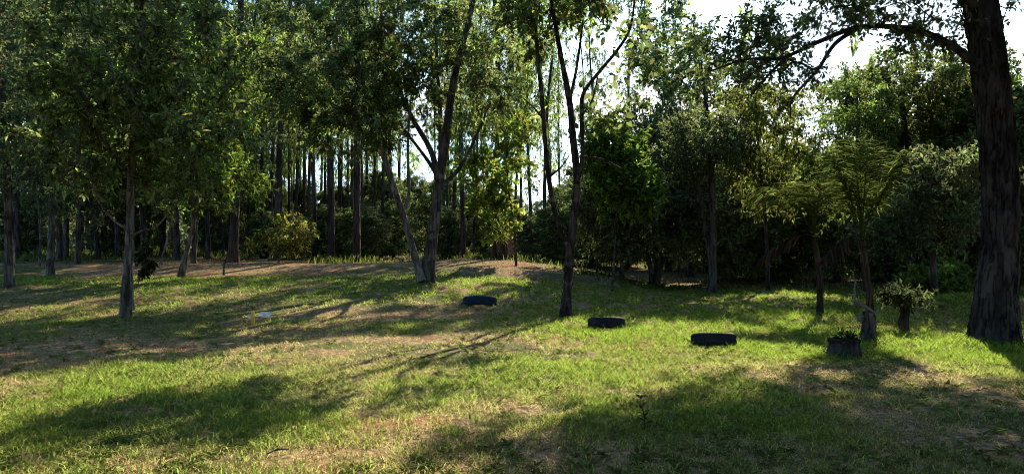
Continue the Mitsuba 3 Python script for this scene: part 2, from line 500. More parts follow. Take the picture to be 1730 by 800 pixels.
tall = MB()
n = 42000
y = rng.uniform(20.6, 40, n); x = rng.uniform(-0.75, 0.75, n) * y
m = meshkit.fbm(np.stack([x * 0.35, y * 0.35, 0 * x], -1), 3, 77)
band = np.clip(sst(24.0, 26.5, y + np.where(x > -2.5, 4.4, 0) + 5.0 * (meshkit.fbm(np.stack([x * .5, 0 * x, 0 * x + 3], -1), 3, 4) - .5)) * 1.2, 0, 1)
keep = rng.random(n) < band * np.clip((m - 0.35) * 4, 0.06, 1)
x, y, m = x[keep], y[keep], m[keep]
h = rng.uniform(0.12, 0.5, len(x)) * np.clip((m - 0.2) * 2.4, 0.25, 1.2)
t = rng.random((len(x), 1))
h = h * np.where(y < 24, .4, .72)
tall.add(*blades(rng, x, y, h, np.full(len(x), 0.03), np.array([0.07, 0.125, 0.032]) * (0.5 + t) + np.array([0.05, 0.02, 0.0]) * t, 2, 0.35))
put('tall_grass', tall, 'grass_blade')
labels['tall_grass'] = {'label': 'taller green grass along the edge of the wood', 'category': 'grass', 'kind': 'stuff'}

lit = MB()
n = 26000
y = 4 + 22 * rng.random(n) ** 0.8; x = rng.uniform(-0.78, 0.78, n) * y
m = meshkit.fbm(np.stack([x * 0.6, y * 0.6, 0 * x], -1), 3, 55)
keep = rng.random(n) < np.clip((m - 0.42) * 3.5, 0.06, 1) * np.where((y > 19.5) & (x < 2), 1.0, 0.4)
x, y = x[keep], y[keep]
n = len(x)
pos = np.stack([x, y, GZ(x, y) + 0.012 + 0.02 * rng.random(n)], -1)
dd = unit(rng.normal(0, 1, (n, 3)) * [1, 1, 0.25])
lit.add(*leaf_mesh(pos, dd, unit(rng.normal(0, 0.35, (n, 3)) + [0, 0, 1]), rng.uniform(0.04, 0.11, n), rng.uniform(0.015, 0.035, n),
                   np.array([0.25, 0.165, 0.10]) * np.exp(rng.normal(0, 0.45, (n, 1)))))
put('leaf_litter', lit, 'dry_leaf')
labels['leaf_litter'] = {'label': 'dry brown fallen leaves scattered over lawn and soil', 'category': 'leaves', 'kind': 'stuff'}

weeds = MB()
n = 2600
y = 3.9 + 12 * rng.random(n) ** 1.3; x = rng.uniform(-.78, .78, n) * y
m = meshkit.fbm(np.stack([x * .7, y * .7, 0 * x + 4], -1), 3, 91)
keep = m > .46
x, y = np.repeat(x[keep], 7), np.repeat(y[keep], 7)
n = len(x)
a = np.tile(np.arange(7) * 2.4, n // 7) + rng.normal(0, .3, n)
dd = unit(np.stack([np.cos(a), np.sin(a), rng.uniform(.1, .7, n)], -1))
tone = np.repeat(np.exp(rng.normal(0, .3, (n // 7, 1))), 7, 0)
weeds.add(*leaf_mesh(np.stack([x, y, GZ(x, y) + .006], -1), dd, np.tile([0, 0, 1.0], (n, 1)), rng.uniform(.05, .11, n), rng.uniform(.018, .034, n), np.array([.13, .19, .05]) * tone))
put('lawn_weeds', weeds, 'leaf')
labels['lawn_weeds'] = {'label': 'low broad leaved weeds dotted through the lawn', 'category': 'weeds', 'kind': 'stuff'}

# ------------------------------------------------------------------ trees
DARK, MID, LIGHT, YEL, OLIVE = (0.105, 0.138, 0.068), (0.130, 0.178, 0.068), (0.120, 0.185, 0.045), (0.150, 0.205, 0.050), (0.100, 0.130, 0.046)

# left tree nearest the lawn
d = 13.4
make_tree('slender_tree', 'pale twin stemmed tree on the left of the lawn, forked bare branches at head height',
          [limb([(211, 532, .112), (214, 470, .102), (219, 390, .094), (224, 250, .085), (236, 100, .08), (244, -80, .05)], d),
           limb([(224, 524, .03), (222, 460, .028), (222, 399, .03), (190, 370, .026), (165, 337, .022), (150, 290, .014)], d - .2),
           limb([(222, 399, .028), (240, 389, .024), (262, 384, .02), (285, 360, .012)], d - .2),
           limb([(224, 250, .05), (280, 190, .04), (320, 120, .025)], d), limb([(222, 300, .05), (170, 230, .04), (110, 160, .025)], d)],
          [blob(235, 110, 170, 150, d, 1.8), blob(120, 240, 100, 80, d, 1.3), blob(330, 240, 100, 80, d, 1.2), blob(230, 300, 130, 50, d + .3, 1.3), blob(240, -120, 150, 120, d, 1.8)],
          340, 0.15, MID, bark_mat='pale_bark', seed=1, size=.42, twigs=4, leaves=7, bright=.16, twig_wood=True, own={1: 'pale_bark', 2: 'pale_bark'})
# bigger gum trunk behind
d = 26
make_tree('gum_tree', 'tall straight gum tree with thick brown foot and pale upper trunk, left of centre',
          [limb([(394, 443, .22), (395, 400, .20), (399, 320, .17), (404, 150, .14), (407, 0, .12), (409, -250, .06)], d),
           limb([(404, 120, .06), (425, 60, .05), (440, -40, .03)], d)],
          [blob(400, 160, 90, 90, d, 2.0), blob(405, -60, 110, 130, d, 2.5), blob(340, 50, 90, 110, d, 2), blob(480, 80, 80, 110, d, 2)],
          230, .17, MID, bark_mat='smooth_bark', seed=2, size=.6, twigs=4, leaves=6, bright=.2, sides=12)
d = 20
make_tree('slender_tree', 'leaning pale trunk with bushy low crown right of the twin stemmed tree',
          [limb([(306, 466, .11), (311, 440, .095), (320, 405, .085), (327, 370, .08), (324, 280, .07), (332, 150, .04)], d), limb([(325, 380, .05), (350, 320, .04), (375, 270, .02)], d)],
          [blob(340, 260, 90, 70, d, 1.5), blob(310, 330, 60, 45, d, 1.2), blob(400, 300, 50, 60, d, 1.2), blob(340, 120, 120, 110, d, 2)],
          230, .16, LIGHT, bark_mat='pale_bark', seed=3, size=.45, bright=.25)
d = 24
make_tree('forest_tree', 'short red brown trunk close behind the leaning pale trunk', [limb([(327, 440, .11), (330, 380, .10), (334, 250, .08), (340, 60, .05)], d)],
          [blob(330, 120, 110, 120, d, 2), blob(320, 0, 90, 90, d, 2)], 110, .16, DARK, bark_mat='dark_bark', seed=4, size=.6)
d = 20.5
make_tree('forest_tree', 'grey trunk near the left edge, standing where lawn meets brown soil', [limb([(84, 462, .12), (86, 420, .11), (90, 300, .10), (100, 120, .07), (105, -60, .05)], d)],
          [blob(95, 180, 100, 110, d, 2), blob(60, 330, 60, 50, d, 1.4), blob(110, 20, 120, 100, d, 2)], 210, .14, DARK, bark_mat='grey_bark', seed=5, size=.5)
d = 24
make_tree('forest_tree', 'dark straight trunk just right of the grey one near the left edge', [limb([(131, 447, .10), (132, 400, .10), (136, 250, .08), (140, 40, .05)], d)],
          [blob(150, 150, 100, 120, d, 2), blob(140, 320, 70, 60, d, 1.6), blob(150, 0, 100, 90, d, 2)], 190, .15, DARK, bark_mat='dark_bark', seed=6, size=.5)
d = 23
make_tree('forest_tree', 'thin grey stem left of the grey trunk at the left edge', [limb([(66, 452, .05), (68, 400, .045), (62, 300, .04), (50, 150, .03)], d)],
          [blob(50, 230, 60, 110, d, 1.5), blob(30, 80, 80, 100, d, 1.8)], 120, .15, DARK, bark_mat='grey_bark', seed=7, size=.5)
d = 23.5
make_tree('slender_tree', 'thin pale stem leaning right between the twin stemmed tree and the leaning trunk', [limb([(270, 449, .045), (278, 420, .04), (287, 385, .04), (300, 300, .03), (296, 180, .02)], d)],
          [blob(285, 250, 60, 80, d, 1.4), blob(270, 120, 80, 80, d, 1.6)], 110, .15, MID, bark_mat='pale_bark', seed=8, size=.5)
d = 17
make_tree('forest_tree', 'leafy tree cut by the left edge of the picture', [limb([(14, 490, .13), (16, 420, .12), (10, 250, .1), (-5, 60, .07)], d)],
          [blob(20, 200, 90, 120, d, 1.8), blob(0, 30, 130, 110, d, 2), blob(-60, 280, 80, 90, d, 1.5)], 220, .12, DARK, bark_mat='grey_bark', seed=9, size=.45)
def proto(k, seed, limbs, blobs, n, leaf, tone, mat, size, twigs, leaves, bright, droop=.3, width=.45):
    """a tree in its own coordinates, foot at the origin, to be copied"""
    r = np.random.default_rng(seed)
    L = [spline(l, 5) for l in limbs]
    t, c = MB(), MB()
    for i, l in enumerate(L):
        t.add(*tube(l, 9 if i == 0 else 6, .4 if i == 0 else 0, .2, seed + i))
    br, ends, out = grow(r, [l[l[:, 2] > .5] for l in L], blobs, n)
    for b in br:
        t.add(*tube(b, 3))
    spray(c, r, np.vstack([ends, [b[2, :3] for b in br]]), np.vstack([out, out]), size, leaf, tone, twigs, leaves, droop, .15, bright, width)
    scene[k] = {'type': 'shapegroup', 'trunk': t.ply('dark_bark', True), 'crown': c.ply(mat)}


def copy(name, label, cat, group, gid, px, d, sc, rot, sz=None, gz=0.0):
    x = (px - 865) / FPX * d
    key = thing(name, label, cat, group)
    scene[key] = {'type': 'instance', 'to_world': T().translate([x, d, float(G(x, d)) + gz]) @ T().rotate([0, 0, 1], rot) @ T().scale([sc, sc, sz or sc]), 'shapegroup': {'type': 'ref', 'id': gid}}
    return key


for k in range(2):
    q = np.random.default_rng(40 + k)
    proto(f'tall_group_{k}', 700 + k, [[(0, 0, -.2, .15), (.05, 0, 2, .13), (.15, .1, 6, .10), (.1, .2, 12, .06), (.2, .1, 16, .02)], [(.1, .05, 4, .07), (.9, .3, 6, .05), (1.4, .5, 8, .03)], [(.12, .08, 5, .07), (-.8, -.4, 7.2, .05), (-1.3, -.5, 9, .03)]],
          [(0, 0, 11.5, 2.3, 2.3, 4.6, 1.0), (q.normal(), q.normal(), 6.2, 1.9, 1.9, 1.8, 1.6), (q.normal(), q.normal(), 4.0, 1.5, 1.5, 1.0, 1.6)], 300, .2, DARK if k else MID, 'leaf', .6, 4, 8, .12)
    proto(f'bushy_group_{k}', 720 + k, [[(0, 0, -.2, .12), (.03, 0, .8, .10), (.05, .05, 2.2, .08), (.0, .1, 5.2, .03)], [(0, 0, .5, .07), (.5, .1, 1.5, .06), (.9, .2, 3, .03)], [(0, 0, .45, .07), (-.5, -.1, 1.5, .05), (-.9, -.1, 2.8, .03)]],
          [(0, 0, 3.4, 1.7, 1.7, 1.8, 1.0), (q.normal() * .5, q.normal() * .5, 1.2, 1.5, 1.5, .9, 1.2), (q.normal() * .5, .3, 4.9, 1.2, 1.2, 1.0, 1.0)], 380, .15, DARK if k else MID, 'gloss_leaf', .45, 5, 8, .1)
rr_ = np.random.default_rng(99)
# deep wood behind the left trees
for i, (px, dd, sc) in enumerate(((165, 30, .9), (200, 34, 1), (243, 31, .95), (110, 33, 1), (352, 31, .9), (30, 30, 1), (375, 36, 1), (300, 29, .9), (62, 37, 1.1), (140, 38, 1.1), (275, 37, 1.1), (-25, 27, 1),
                                  (-60, 34, 1.1), (330, 40, 1.1), (430, 42, 1.0), (100, 28, .85), (220, 27.5, .85), (-100, 24, 1))):
    copy('forest_tree', 'dark leafy tree in the shaded wood behind the left trees', 'tree', 'shaded trees of the wood behind the left trees', f'tall_group_{i % 2}', px, dd, sc * .9, float(rr_.uniform(0, 360)), sc * (.68 + .12 * (i % 3)))
# the drooping dark sapling and the stub
d = 17.5
make_tree('hanging_sapling', 'thin sapling with a clump of drooping dark leaves beside the twin stemmed tree', [limb([(226, 512, .012), (236, 470, .012), (246, 440, .012), (247, 385, .01)], d)],
          [blob(247, 425, 9, 32, d, .15)], 18, .13, (0.05, 0.065, 0.03), seed=31, size=.16, droop=1.2, up=-.6, cat='sapling', flare=0, bark_mat='dark_bark')

# Y shaped tree in the middle
d = 18
forked = make_tree('forked_tree', 'big tree at the lawn edge forking low into a pale limb and a thick trunk',
          [limb([(722, 478, .20), (724, 450, .18), (729, 410, .165), (737, 345, .155), (743, 300, .135), (754, 225, .13), (768, 130, .10), (800, 0, .07), (815, -110, .04)], d, 16),
           limb([(712, 474, .13), (704, 445, .112), (682, 365, .096), (657, 292, .10), (640, 232, .085), (616, 150, .07), (590, 50, .04)], d - .15),
           limb([(686, 352, .05), (691, 318, .045), (689, 240, .035), (695, 160, .02)], d - .2),
           limb([(742, 310, .10), (728, 255, .08), (700, 205, .065), (668, 140, .05), (640, 70, .03)], d - .1),
           limb([(742, 300, .08), (716, 262, .05), (680, 215, .04), (655, 180, .02)], d + .2),
           limb([(742, 320, .07), (775, 285, .06), (800, 240, .045), (830, 170, .03)], d),
           limb([(745, 285, .09), (744, 200, .07), (738, 100, .05), (735, 0, .03)], d + .3)],
          [blob(560, 110, 150, 100, d, 2), blob(690, 50, 140, 90, d, 2.2), blob(595, 205, 100, 60, d, 1.6, 1.5), blob(815, 110, 80, 120, d, 1.8), blob(480, 170, 70, 60, d, 1.4),
           blob(650, -120, 200, 100, d, 2.4), blob(730, 190, 60, 50, d, 1.4, .8), blob(740, 110, 60, 75, d + .6, 1.3, 1.2), blob(695, 150, 45, 40, d + .5, 1.0)],
          820, .13, MID, bark_mat='grey_bark', seed=41, size=.42, twigs=4, leaves=8, bright=.15, sides=36, flare=.5, twig_wood=True, ridge=.015, own={1: 'pale_bark', 2: 'pale_bark'})

# saplings with bright leaves behind and right of it
make_tree('bright_sapling', 'young tree with yellow green leaves on flat tiers, right of the forked tree',
          [limb([(872, 452, .05), (871, 420, .045), (868, 380, .04), (858, 300, .03), (855, 180, .02)], 22.5), limb([(872, 395, .025), (885, 365, .022), (905, 358, .018), (930, 356, .012)], 22.5)],
          [blob(830, 350, 55, 22, 22.5, 1.1), blob(815, 300, 60, 40, 22.5, 1.1), blob(840, 390, 45, 20, 22.5, 1.0), blob(860, 220, 60, 70, 22.5, 1.3, .6)],
          110, .18, YEL, bark_mat='dark_bark', seed=42, size=.4, bright=.3)
make_tree('bright_sapling', 'pale yellow leaved bush at the wood edge left of the forked tree', [limb([(470, 445, .04), (474, 420, .035), (485, 385, .03), (500, 355, .015)], 25)],
          [blob(485, 390, 42, 28, 25, .8), blob(470, 415, 45, 18, 25, .8)], 60, .15, (0.16, 0.17, 0.05), bark_mat='pale_bark', seed=43, size=.35, twigs=3, leaves=6, bright=.3, cat='bush', droop=.5)

make_tree('light_tree', 'slim tree with fresh light green open foliage right behind the forked tree',
          [limb([(800, 437, .06), (801, 380, .055), (806, 260, .045), (808, 120, .03), (812, 20, .012)], 30), limb([(803, 320, .03), (830, 250, .02), (845, 200, .01)], 30)],
          [blob(806, 150, 48, 110, 30, 1.1), blob(840, 230, 40, 60, 30, .9), blob(775, 260, 35, 50, 30, .8), blob(815, 310, 45, 30, 30, .9)],
          170, .15, LIGHT, bark_mat='dark_bark', seed=44, size=.45, droop=.5, bright=.25, width=.34)
make_tree('light_tree', 'slim light green tree seen through the left fork of the large leaved tree',
          [limb([(897, 436, .06), (896, 380, .055), (893, 260, .045), (890, 120, .03), (888, 0, .012)], 31), limb([(894, 300, .03), (868, 230, .02), (858, 180, .01)], 31)],
          [blob(890, 110, 42, 110, 31, 1.1), blob(862, 210, 36, 50, 31, .9), blob(915, 190, 25, 50, 31, .7, .7), blob(880, 310, 40, 30, 31, .9, .7)],
          140, .15, LIGHT, bark_mat='dark_bark', seed=45, size=.45, droop=.5, bright=.25, width=.34)

# centre tree with the large leaves
d = 13.5
centre_limbs = [limb([(956, 537, .128), (957, 505, .108), (960, 470, .10), (963, 425, .098), (968, 380, .09), (975, 312, .078), (968, 232, .075), (962, 170, .065), (947, 90, .05), (932, 0, .04), (926, -90, .02)], d, 14),
                limb([(960, 415, .072), (944, 380, .062), (930, 320, .056), (922, 250, .05), (916, 170, .05), (908, 90, .04), (902, -20, .03), (896, -90, .02)], d),
                limb([(975, 306, .06), (984, 268, .05), (983, 205, .045), (985, 160, .042), (1012, 122, .038), (1045, 82, .032), (1066, 42, .026), (1076, -40, .015)], d - .1),
                limb([(962, 172, .04), (974, 115, .03), (984, 40, .024), (992, -60, .015)], d + .1),
                limb([(926, 300, .03), (948, 282, .02), (962, 262, .012)], d - .2), limb([(918, 200, .03), (900, 180, .02), (884, 165, .012)], d + .1),
                limb([(980, 200, .03), (1000, 170, .02), (1010, 130, .02)], d + .3), limb([(985, 265, .03), (1020, 270, .022), (1050, 285, .015)], d - .3)]
centre = make_tree('large_leaved_tree', 'straight banded trunk with two tall forks and large leaves, nearest tree in mid lawn', centre_limbs,
                   [blob(935, 5, 90, 42, d, 1.1), blob(1000, 10, 60, 35, d, .9, .7), blob(890, 40, 50, 60, d, .8, .5), blob(1030, 190, 35, 35, d, .5, .8)],
                   95, .15, MID, bark_mat='banded_bark', seed=51, size=.32, twigs=3, leaves=5, bright=.2, width=.5, sides=32, flare=.4, twig_wood=True, ridge=.012)

rng = np.random.default_rng(52)
spots = [P(*q) for q in ((1048, 80, d), (1068, 40, d), (1085, 70, d + .2), (1100, 110, d), (1060, 120, d - .1), (1040, 130, d), (1095, 30, d - .2), (1120, 75, d), (1030, 40, d), (1000, 60, d), (1010, 185, d + .1), (1030, 200, d), (1000, 150, d + .3), (1075, 55, d))]
for i in range(140):
    c = spots[i % len(spots)] + rng.normal(0, .16, 3)
    ld = unit(rng.normal(0, .7, (1, 3)) + [.3, 0, -.35])
    L_ = .17 * rng.uniform(.75, 1.25)
    sd = unit(np.cross(ld, unit(rng.normal(0, .5, (1, 3)) + [0, 0, 1.0])))
    nn = np.cross(sd, ld)
    rows = [c[None] + ld * L_ * q + sd * L_ * w_ * e_ + nn * (.10 * L_ * w_ * abs(e_) * 2 - .10 * L_ * q * q) for q, w_ in ((0, 0.02), (.25, .24), (.6, .25), (.85, .12), (1.0, .0)) for e_ in (-1, 0, 1)]
    v = np.vstack(rows)
    f = np.array([[a + 3 * k, a + 1 + 3 * k, a + 4 + 3 * k] for k in range(4) for a in (0, 1)] + [[a + 3 * k, a + 4 + 3 * k, a + 3 + 3 * k] for k in range(4) for a in (0, 1)])
    put(centre + '__leaf', MB().add(v, f, np.repeat(leaf_colour(rng, 1, MID, .3), 15, 0)), 'leaf')
mb = MB()
spray(mb, rng, P(640, 38, 17.2)[None] + rng.normal(0, .12, (8, 3)), unit(rng.normal(0, 1, (8, 3))), .2, .11, (0.30, 0.10, 0.025), 3, 4, bright=.3)
put(forked + '__withered_leaves', mb, 'leaf')
labels[forked + '__withered_leaves'] = {'label': 'small tuft of orange withered leaves high in the crown', 'kind': 'stuff'}

# broad dark trees of the right middle
d = 23
make_tree('dense_tree', 'dense dark round headed tree with several trunks from one foot, right of centre',
          [limb([(1104, 483, .12), (1100, 455, .11), (1086, 415, .10), (1065, 380, .08), (1040, 340, .05)], d), limb([(1110, 483, .12), (1116, 450, .12), (1135, 410, .10), (1150, 360, .08), (1160, 290, .05)], d),
           limb([(1108, 480, .10), (1108, 440, .09), (1105, 360, .08), (1110, 260, .06)], d + .2)],
          [blob(1110, 340, 130, 60, d, 2.2), blob(1130, 240, 100, 60, d, 2.0), blob(1020, 370, 60, 50, d, 1.6), blob(1210, 370, 60, 60, d, 1.6), blob(1090, 410, 80, 25, d, 1.6)],
          420, .15, DARK, mat='gloss_leaf', bark_mat='dark_bark', seed=61, size=.5, twigs=5, leaves=8, bright=.06)
d = 19.5
make_tree('slender_tree', 'slim dark two stemmed tree right of the round headed dense tree',
          [limb([(1203, 497, .15), (1204, 460, .12), (1205, 400, .11), (1203, 320, .10), (1197, 220, .08), (1190, 150, .05), (1184, 100, .02)], d),
           limb([(1203, 452, .08), (1192, 385, .07), (1181, 320, .06), (1162, 262, .05), (1145, 190, .03)], d), limb([(1200, 290, .05), (1225, 240, .04), (1255, 190, .02)], d), limb([(1203, 330, .04), (1180, 290, .03), (1165, 262, .02)], d + .2)],
          [blob(1185, 240, 80, 50, d, 1.2), blob(1150, 270, 50, 35, d, 1.0), blob(1240, 215, 35, 30, d, .8), blob(1188, 150, 40, 40, d, .6, .5)],
          190, .11, DARK, bark_mat='dark_bark', seed=62, size=.4, bright=.15)
for i, (px, pb, r, dd, lab) in enumerate(((1008, 470, .05, 24.5, 'thin dark stem behind the large leaved tree'), (1050, 479, .09, 23.3, 'shaded trunk left of the many trunked dense tree'), (1147, 480, .06, 23.2, 'thin straight stem right of the many trunked dense tree'))):
    make_tree('forest_tree', lab, [limb([(px, pb + 3, r), (px + 1, 420, r * .9), (px + 2, 330, r * .7), (px + 6, 240, .02)], dd)],
              [blob(px, 320, 60, 55, dd, 1.6), blob(px + 5, 400, 45, 30, dd, 1.3)], 90, .15, DARK, mat='gloss_leaf', bark_mat='dark_bark', seed=63 + i, size=.5, twigs=4, leaves=7)
make_tree('feathery_tree', 'tall tree with fine open foliage against the white sky behind the slim two stemmed tree',
          [limb([(1165, 480, .16), (1168, 380, .14), (1175, 260, .11), (1178, 150, .08), (1172, 40, .04)], 27), limb([(1172, 280, .08), (1215, 200, .06), (1255, 140, .03)], 27), limb([(1174, 250, .08), (1130, 160, .06), (1100, 70, .03)], 27), limb([(1170, 300, .06), (1130, 230, .04), (1110, 190, .02)], 27)],
          [blob(1180, 115, 90, 65, 27, 2.0), blob(1110, 70, 65, 70, 27, 1.8), blob(1125, 195, 60, 45, 27, 1.8), blob(1250, 180, 60, 50, 27, 1.8), blob(1110, -40, 90, 50, 27, 2), blob(1200, 230, 80, 40, 27, 1.6, .7)],
          380, .17, MID, bark_mat='dark_bark', seed=66, size=.5, twigs=4, leaves=8, bright=.2)
# fresh sapling in front of the dense tree, seen beside the large leaved trunk
make_tree('bright_sapling', 'sapling with big fresh green leaves right of the banded trunk',
          [limb([(1034, 500, .03), (1036, 460, .028), (1040, 400, .025), (1044, 330, .02), (1040, 260, .012)], 18.5)],
          [blob(1050, 300, 62, 62, 18.5, .9), blob(1030, 235, 55, 35, 18.5, .8), blob(1085, 335, 35, 35, 18.5, .5)], 190, .2, (0.105, 0.175, 0.038), bark_mat='dark_bark', seed=70, size=.4, twigs=3, leaves=5, width=.46, bright=.3, droop=.15)
# wood of the right background
for i, (px, dd, sc, sz, lab) in enumerate(((1275, 24.5, .95, .75, 'dark bushy tree right of the slim two stemmed tree'), (1335, 26.5, 1.0, .8, 'shaded bushy tree behind the small drooping palm'), (1415, 25, .95, .75, 'shaded bushy tree between the two palms'),
                                  (1500, 24, 1.1, .95, 'dark bushy tree behind the taller palm'))):
    copy('bushy_tree', lab, 'tree', None, f'bushy_group_{i % 2}', px, dd, sc, float(rr_.uniform(0, 360)), sz)
for i, (px, dd, sc, sz) in enumerate(((1000, 31, 1.0, .8), (1060, 33, 1.1, .9), (1130, 30, 1.1, .95), (1190, 33, 1.2, .85), (1250, 30, 1.1, .85), (1310, 34, 1.2, .85), (1370, 31, 1.1, .8), (1450, 33, 1.2, .85), (1530, 30, 1.1, .85), (1590, 25, 1.2, 1.1), (1640, 31, 1.2, .95), (1700, 26, 1.1, .9), (1760, 29, 1.2, 1.1), (1830, 25, 1.2, 1.0), (1660, 21, 1.2, 1.0), (1740, 20, .9, .8), (960, 36, 1.0, .7), (1220, 40, 1.5, 1.1), (1420, 42, 1.6, 1.1), (1600, 40, 1.6, 1.3))):
    copy('bushy_tree', 'dark bushy tree in the dense shade at the back of the right half', 'tree', 'dark bushy trees at the back right', f'bushy_group_{i % 2}', px, dd, sc, float(rr_.uniform(0, 360)), sz)
for i, (px, dd, sc, sz) in enumerate(((455, 39, .75, .7), (510, 43, .85, .75), (560, 40, .75, .65), (610, 42, .85, .8), (655, 38, .75, .75), (690, 43, .9, .8), (745, 41, .8, .75), (800, 43, .8, .7), (400, 40, .8, .7), (350, 36, .7, .6), (250, 37, .75, .7), (180, 36, .7, .6), (90, 38, .75, .7), (20, 34, .7, .6), (860, 42, .7, .6), (450, 31, .5, .34), (505, 30, .45, .3), (548, 33, .6, .4), (585, 31, .5, .36), (628, 29.5, .5, .36), (665, 32, .6, .42), (760, 30, .5, .36), (825, 31, .5, .4), (880, 29, .45, .34), (935, 30, .5, .4))):
    copy('undergrowth_bush', 'dark leafy bush among the trunks of the wood', 'bush', 'undergrowth bushes between the trunks', f'bushy_group_{i % 2}', px, dd, sc, float(rr_.uniform(0, 360)), sz)
d = 22
make_tree('broad_tree', 'broad sunlit olive crown against the white sky at upper right', [limb([(1545, 470, .2), (1540, 380, .18), (1530, 280, .14), (1525, 150, .08)], d), limb([(1540, 330, .12), (1490, 240, .08), (1450, 160, .04)], d), limb([(1538, 300, .12), (1590, 220, .08), (1630, 150, .04)], d)],
          [blob(1500, 160, 110, 65, d, 2.2), blob(1590, 150, 110, 65, d, 2.2), blob(1580, 260, 100, 50, d, 2), blob(1690, 190, 90, 80, d, 2), blob(1440, 200, 50, 50, d, 1.6)],
          480, .15, OLIVE, bark_mat='dark_bark', seed=90, size=.5, twigs=4, leaves=8, bright=.2)
d = 16.2
make_tree('forest_tree', 'dark trunk between shrubs at the right, below a spreading dark crown', [limb([(1580, 517, .09), (1578, 470, .085), (1574, 400, .08), (1565, 300, .05)], d), limb([(1577, 420, .05), (1610, 370, .04), (1640, 320, .02)], d)],
          [blob(1570, 370, 85, 50, d, 1.5), blob(1600, 300, 90, 45, d, 1.5), blob(1500, 400, 50, 30, d, 1.2)], 230, .12, DARK, bark_mat='dark_bark', seed=91, size=.42, twigs=4, leaves=8)
make_tree('olive_tree', 'hanging olive yellow foliage on a thin trunk between the slim tree and the palms',
          [limb([(1298, 488, .07), (1296, 420, .065), (1290, 330, .055), (1280, 230, .04), (1275, 150, .02)], 20.5), limb([(1292, 340, .04), (1320, 280, .03), (1345, 220, .015)], 20.5), limb([(1290, 320, .04), (1262, 270, .03), (1245, 230, .015)], 20.5)],
          [blob(1285, 185, 70, 50, 20.5, 1.4), blob(1330, 245, 45, 45, 20.5, 1.2), blob(1245, 265, 45, 45, 20.5, 1.2), blob(1300, 320, 60, 40, 20.5, 1.1, .8)],
          210, .14, (0.125, 0.155, 0.048), bark_mat='dark_bark', seed=98, size=.45, droop=.6, bright=.3, width=.34)
make_tree('bright_bush', 'sunlit bush of pale leaves behind the mound at the right', [limb([(1625, 505, .04), (1622, 480, .04), (1610, 440, .02)], 18.5), limb([(1625, 495, .03), (1640, 470, .025), (1650, 440, .015)], 18.5)],
          [blob(1610, 470, 55, 32, 18.5, .9), blob(1560, 480, 40, 26, 18.5, .9)], 90, .14, YEL, bark_mat='dark_bark', seed=92, size=.35, cat='bush', bright=.3)
d = 11.9
make_tree('thick_stem_shrub', 'low shrub on a thick pale stem left of the mound', [limb([(1527, 558, .09), (1527, 540, .085), (1531, 522, .07), (1533, 505, .03)], d), limb([(1529, 530, .04), (1518, 512, .025), (1508, 500, .015)], d)],
          [blob(1530, 500, 36, 15, d, .35), blob(1508, 504, 24, 8, d, .3)], 20, .09, (0.045, 0.065, 0.03), bark_mat='palm_bark', seed=93, size=.22, cat='shrub', flare=.4)
# the big tree at the right edge
d = 10.6
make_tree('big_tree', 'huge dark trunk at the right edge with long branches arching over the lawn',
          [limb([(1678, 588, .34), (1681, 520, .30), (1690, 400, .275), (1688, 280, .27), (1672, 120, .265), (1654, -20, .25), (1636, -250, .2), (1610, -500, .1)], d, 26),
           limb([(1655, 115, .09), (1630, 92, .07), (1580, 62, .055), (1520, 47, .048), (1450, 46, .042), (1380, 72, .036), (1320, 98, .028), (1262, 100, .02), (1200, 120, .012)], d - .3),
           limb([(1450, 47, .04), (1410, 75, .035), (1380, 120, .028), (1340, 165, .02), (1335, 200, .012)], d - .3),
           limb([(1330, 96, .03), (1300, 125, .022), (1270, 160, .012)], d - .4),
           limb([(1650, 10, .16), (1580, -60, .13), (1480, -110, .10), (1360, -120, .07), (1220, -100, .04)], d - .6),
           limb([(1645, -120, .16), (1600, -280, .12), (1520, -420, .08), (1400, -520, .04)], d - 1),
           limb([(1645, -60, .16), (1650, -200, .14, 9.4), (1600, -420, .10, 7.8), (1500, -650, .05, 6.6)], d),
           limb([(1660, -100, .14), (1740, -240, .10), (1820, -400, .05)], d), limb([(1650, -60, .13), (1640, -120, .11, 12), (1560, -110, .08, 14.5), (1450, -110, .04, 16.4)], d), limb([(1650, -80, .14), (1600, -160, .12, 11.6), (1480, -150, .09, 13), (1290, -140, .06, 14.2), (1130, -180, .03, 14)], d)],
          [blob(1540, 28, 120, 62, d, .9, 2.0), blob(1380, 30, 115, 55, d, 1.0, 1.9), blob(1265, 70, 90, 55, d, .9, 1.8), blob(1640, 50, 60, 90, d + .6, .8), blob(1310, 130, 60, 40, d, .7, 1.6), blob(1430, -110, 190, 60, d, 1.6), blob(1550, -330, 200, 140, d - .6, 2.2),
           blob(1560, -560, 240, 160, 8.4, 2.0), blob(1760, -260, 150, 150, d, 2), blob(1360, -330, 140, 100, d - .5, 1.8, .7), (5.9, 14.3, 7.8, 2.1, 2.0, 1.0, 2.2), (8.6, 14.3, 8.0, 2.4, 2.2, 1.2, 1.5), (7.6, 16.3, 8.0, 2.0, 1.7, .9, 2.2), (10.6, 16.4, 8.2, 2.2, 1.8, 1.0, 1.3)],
          1900, .092, MID, bark_mat='black_bark', seed=95, size=.4, twigs=4, leaves=7, bright=.15, sides=72, flare=.35, twig_wood=True, ridge=.05)

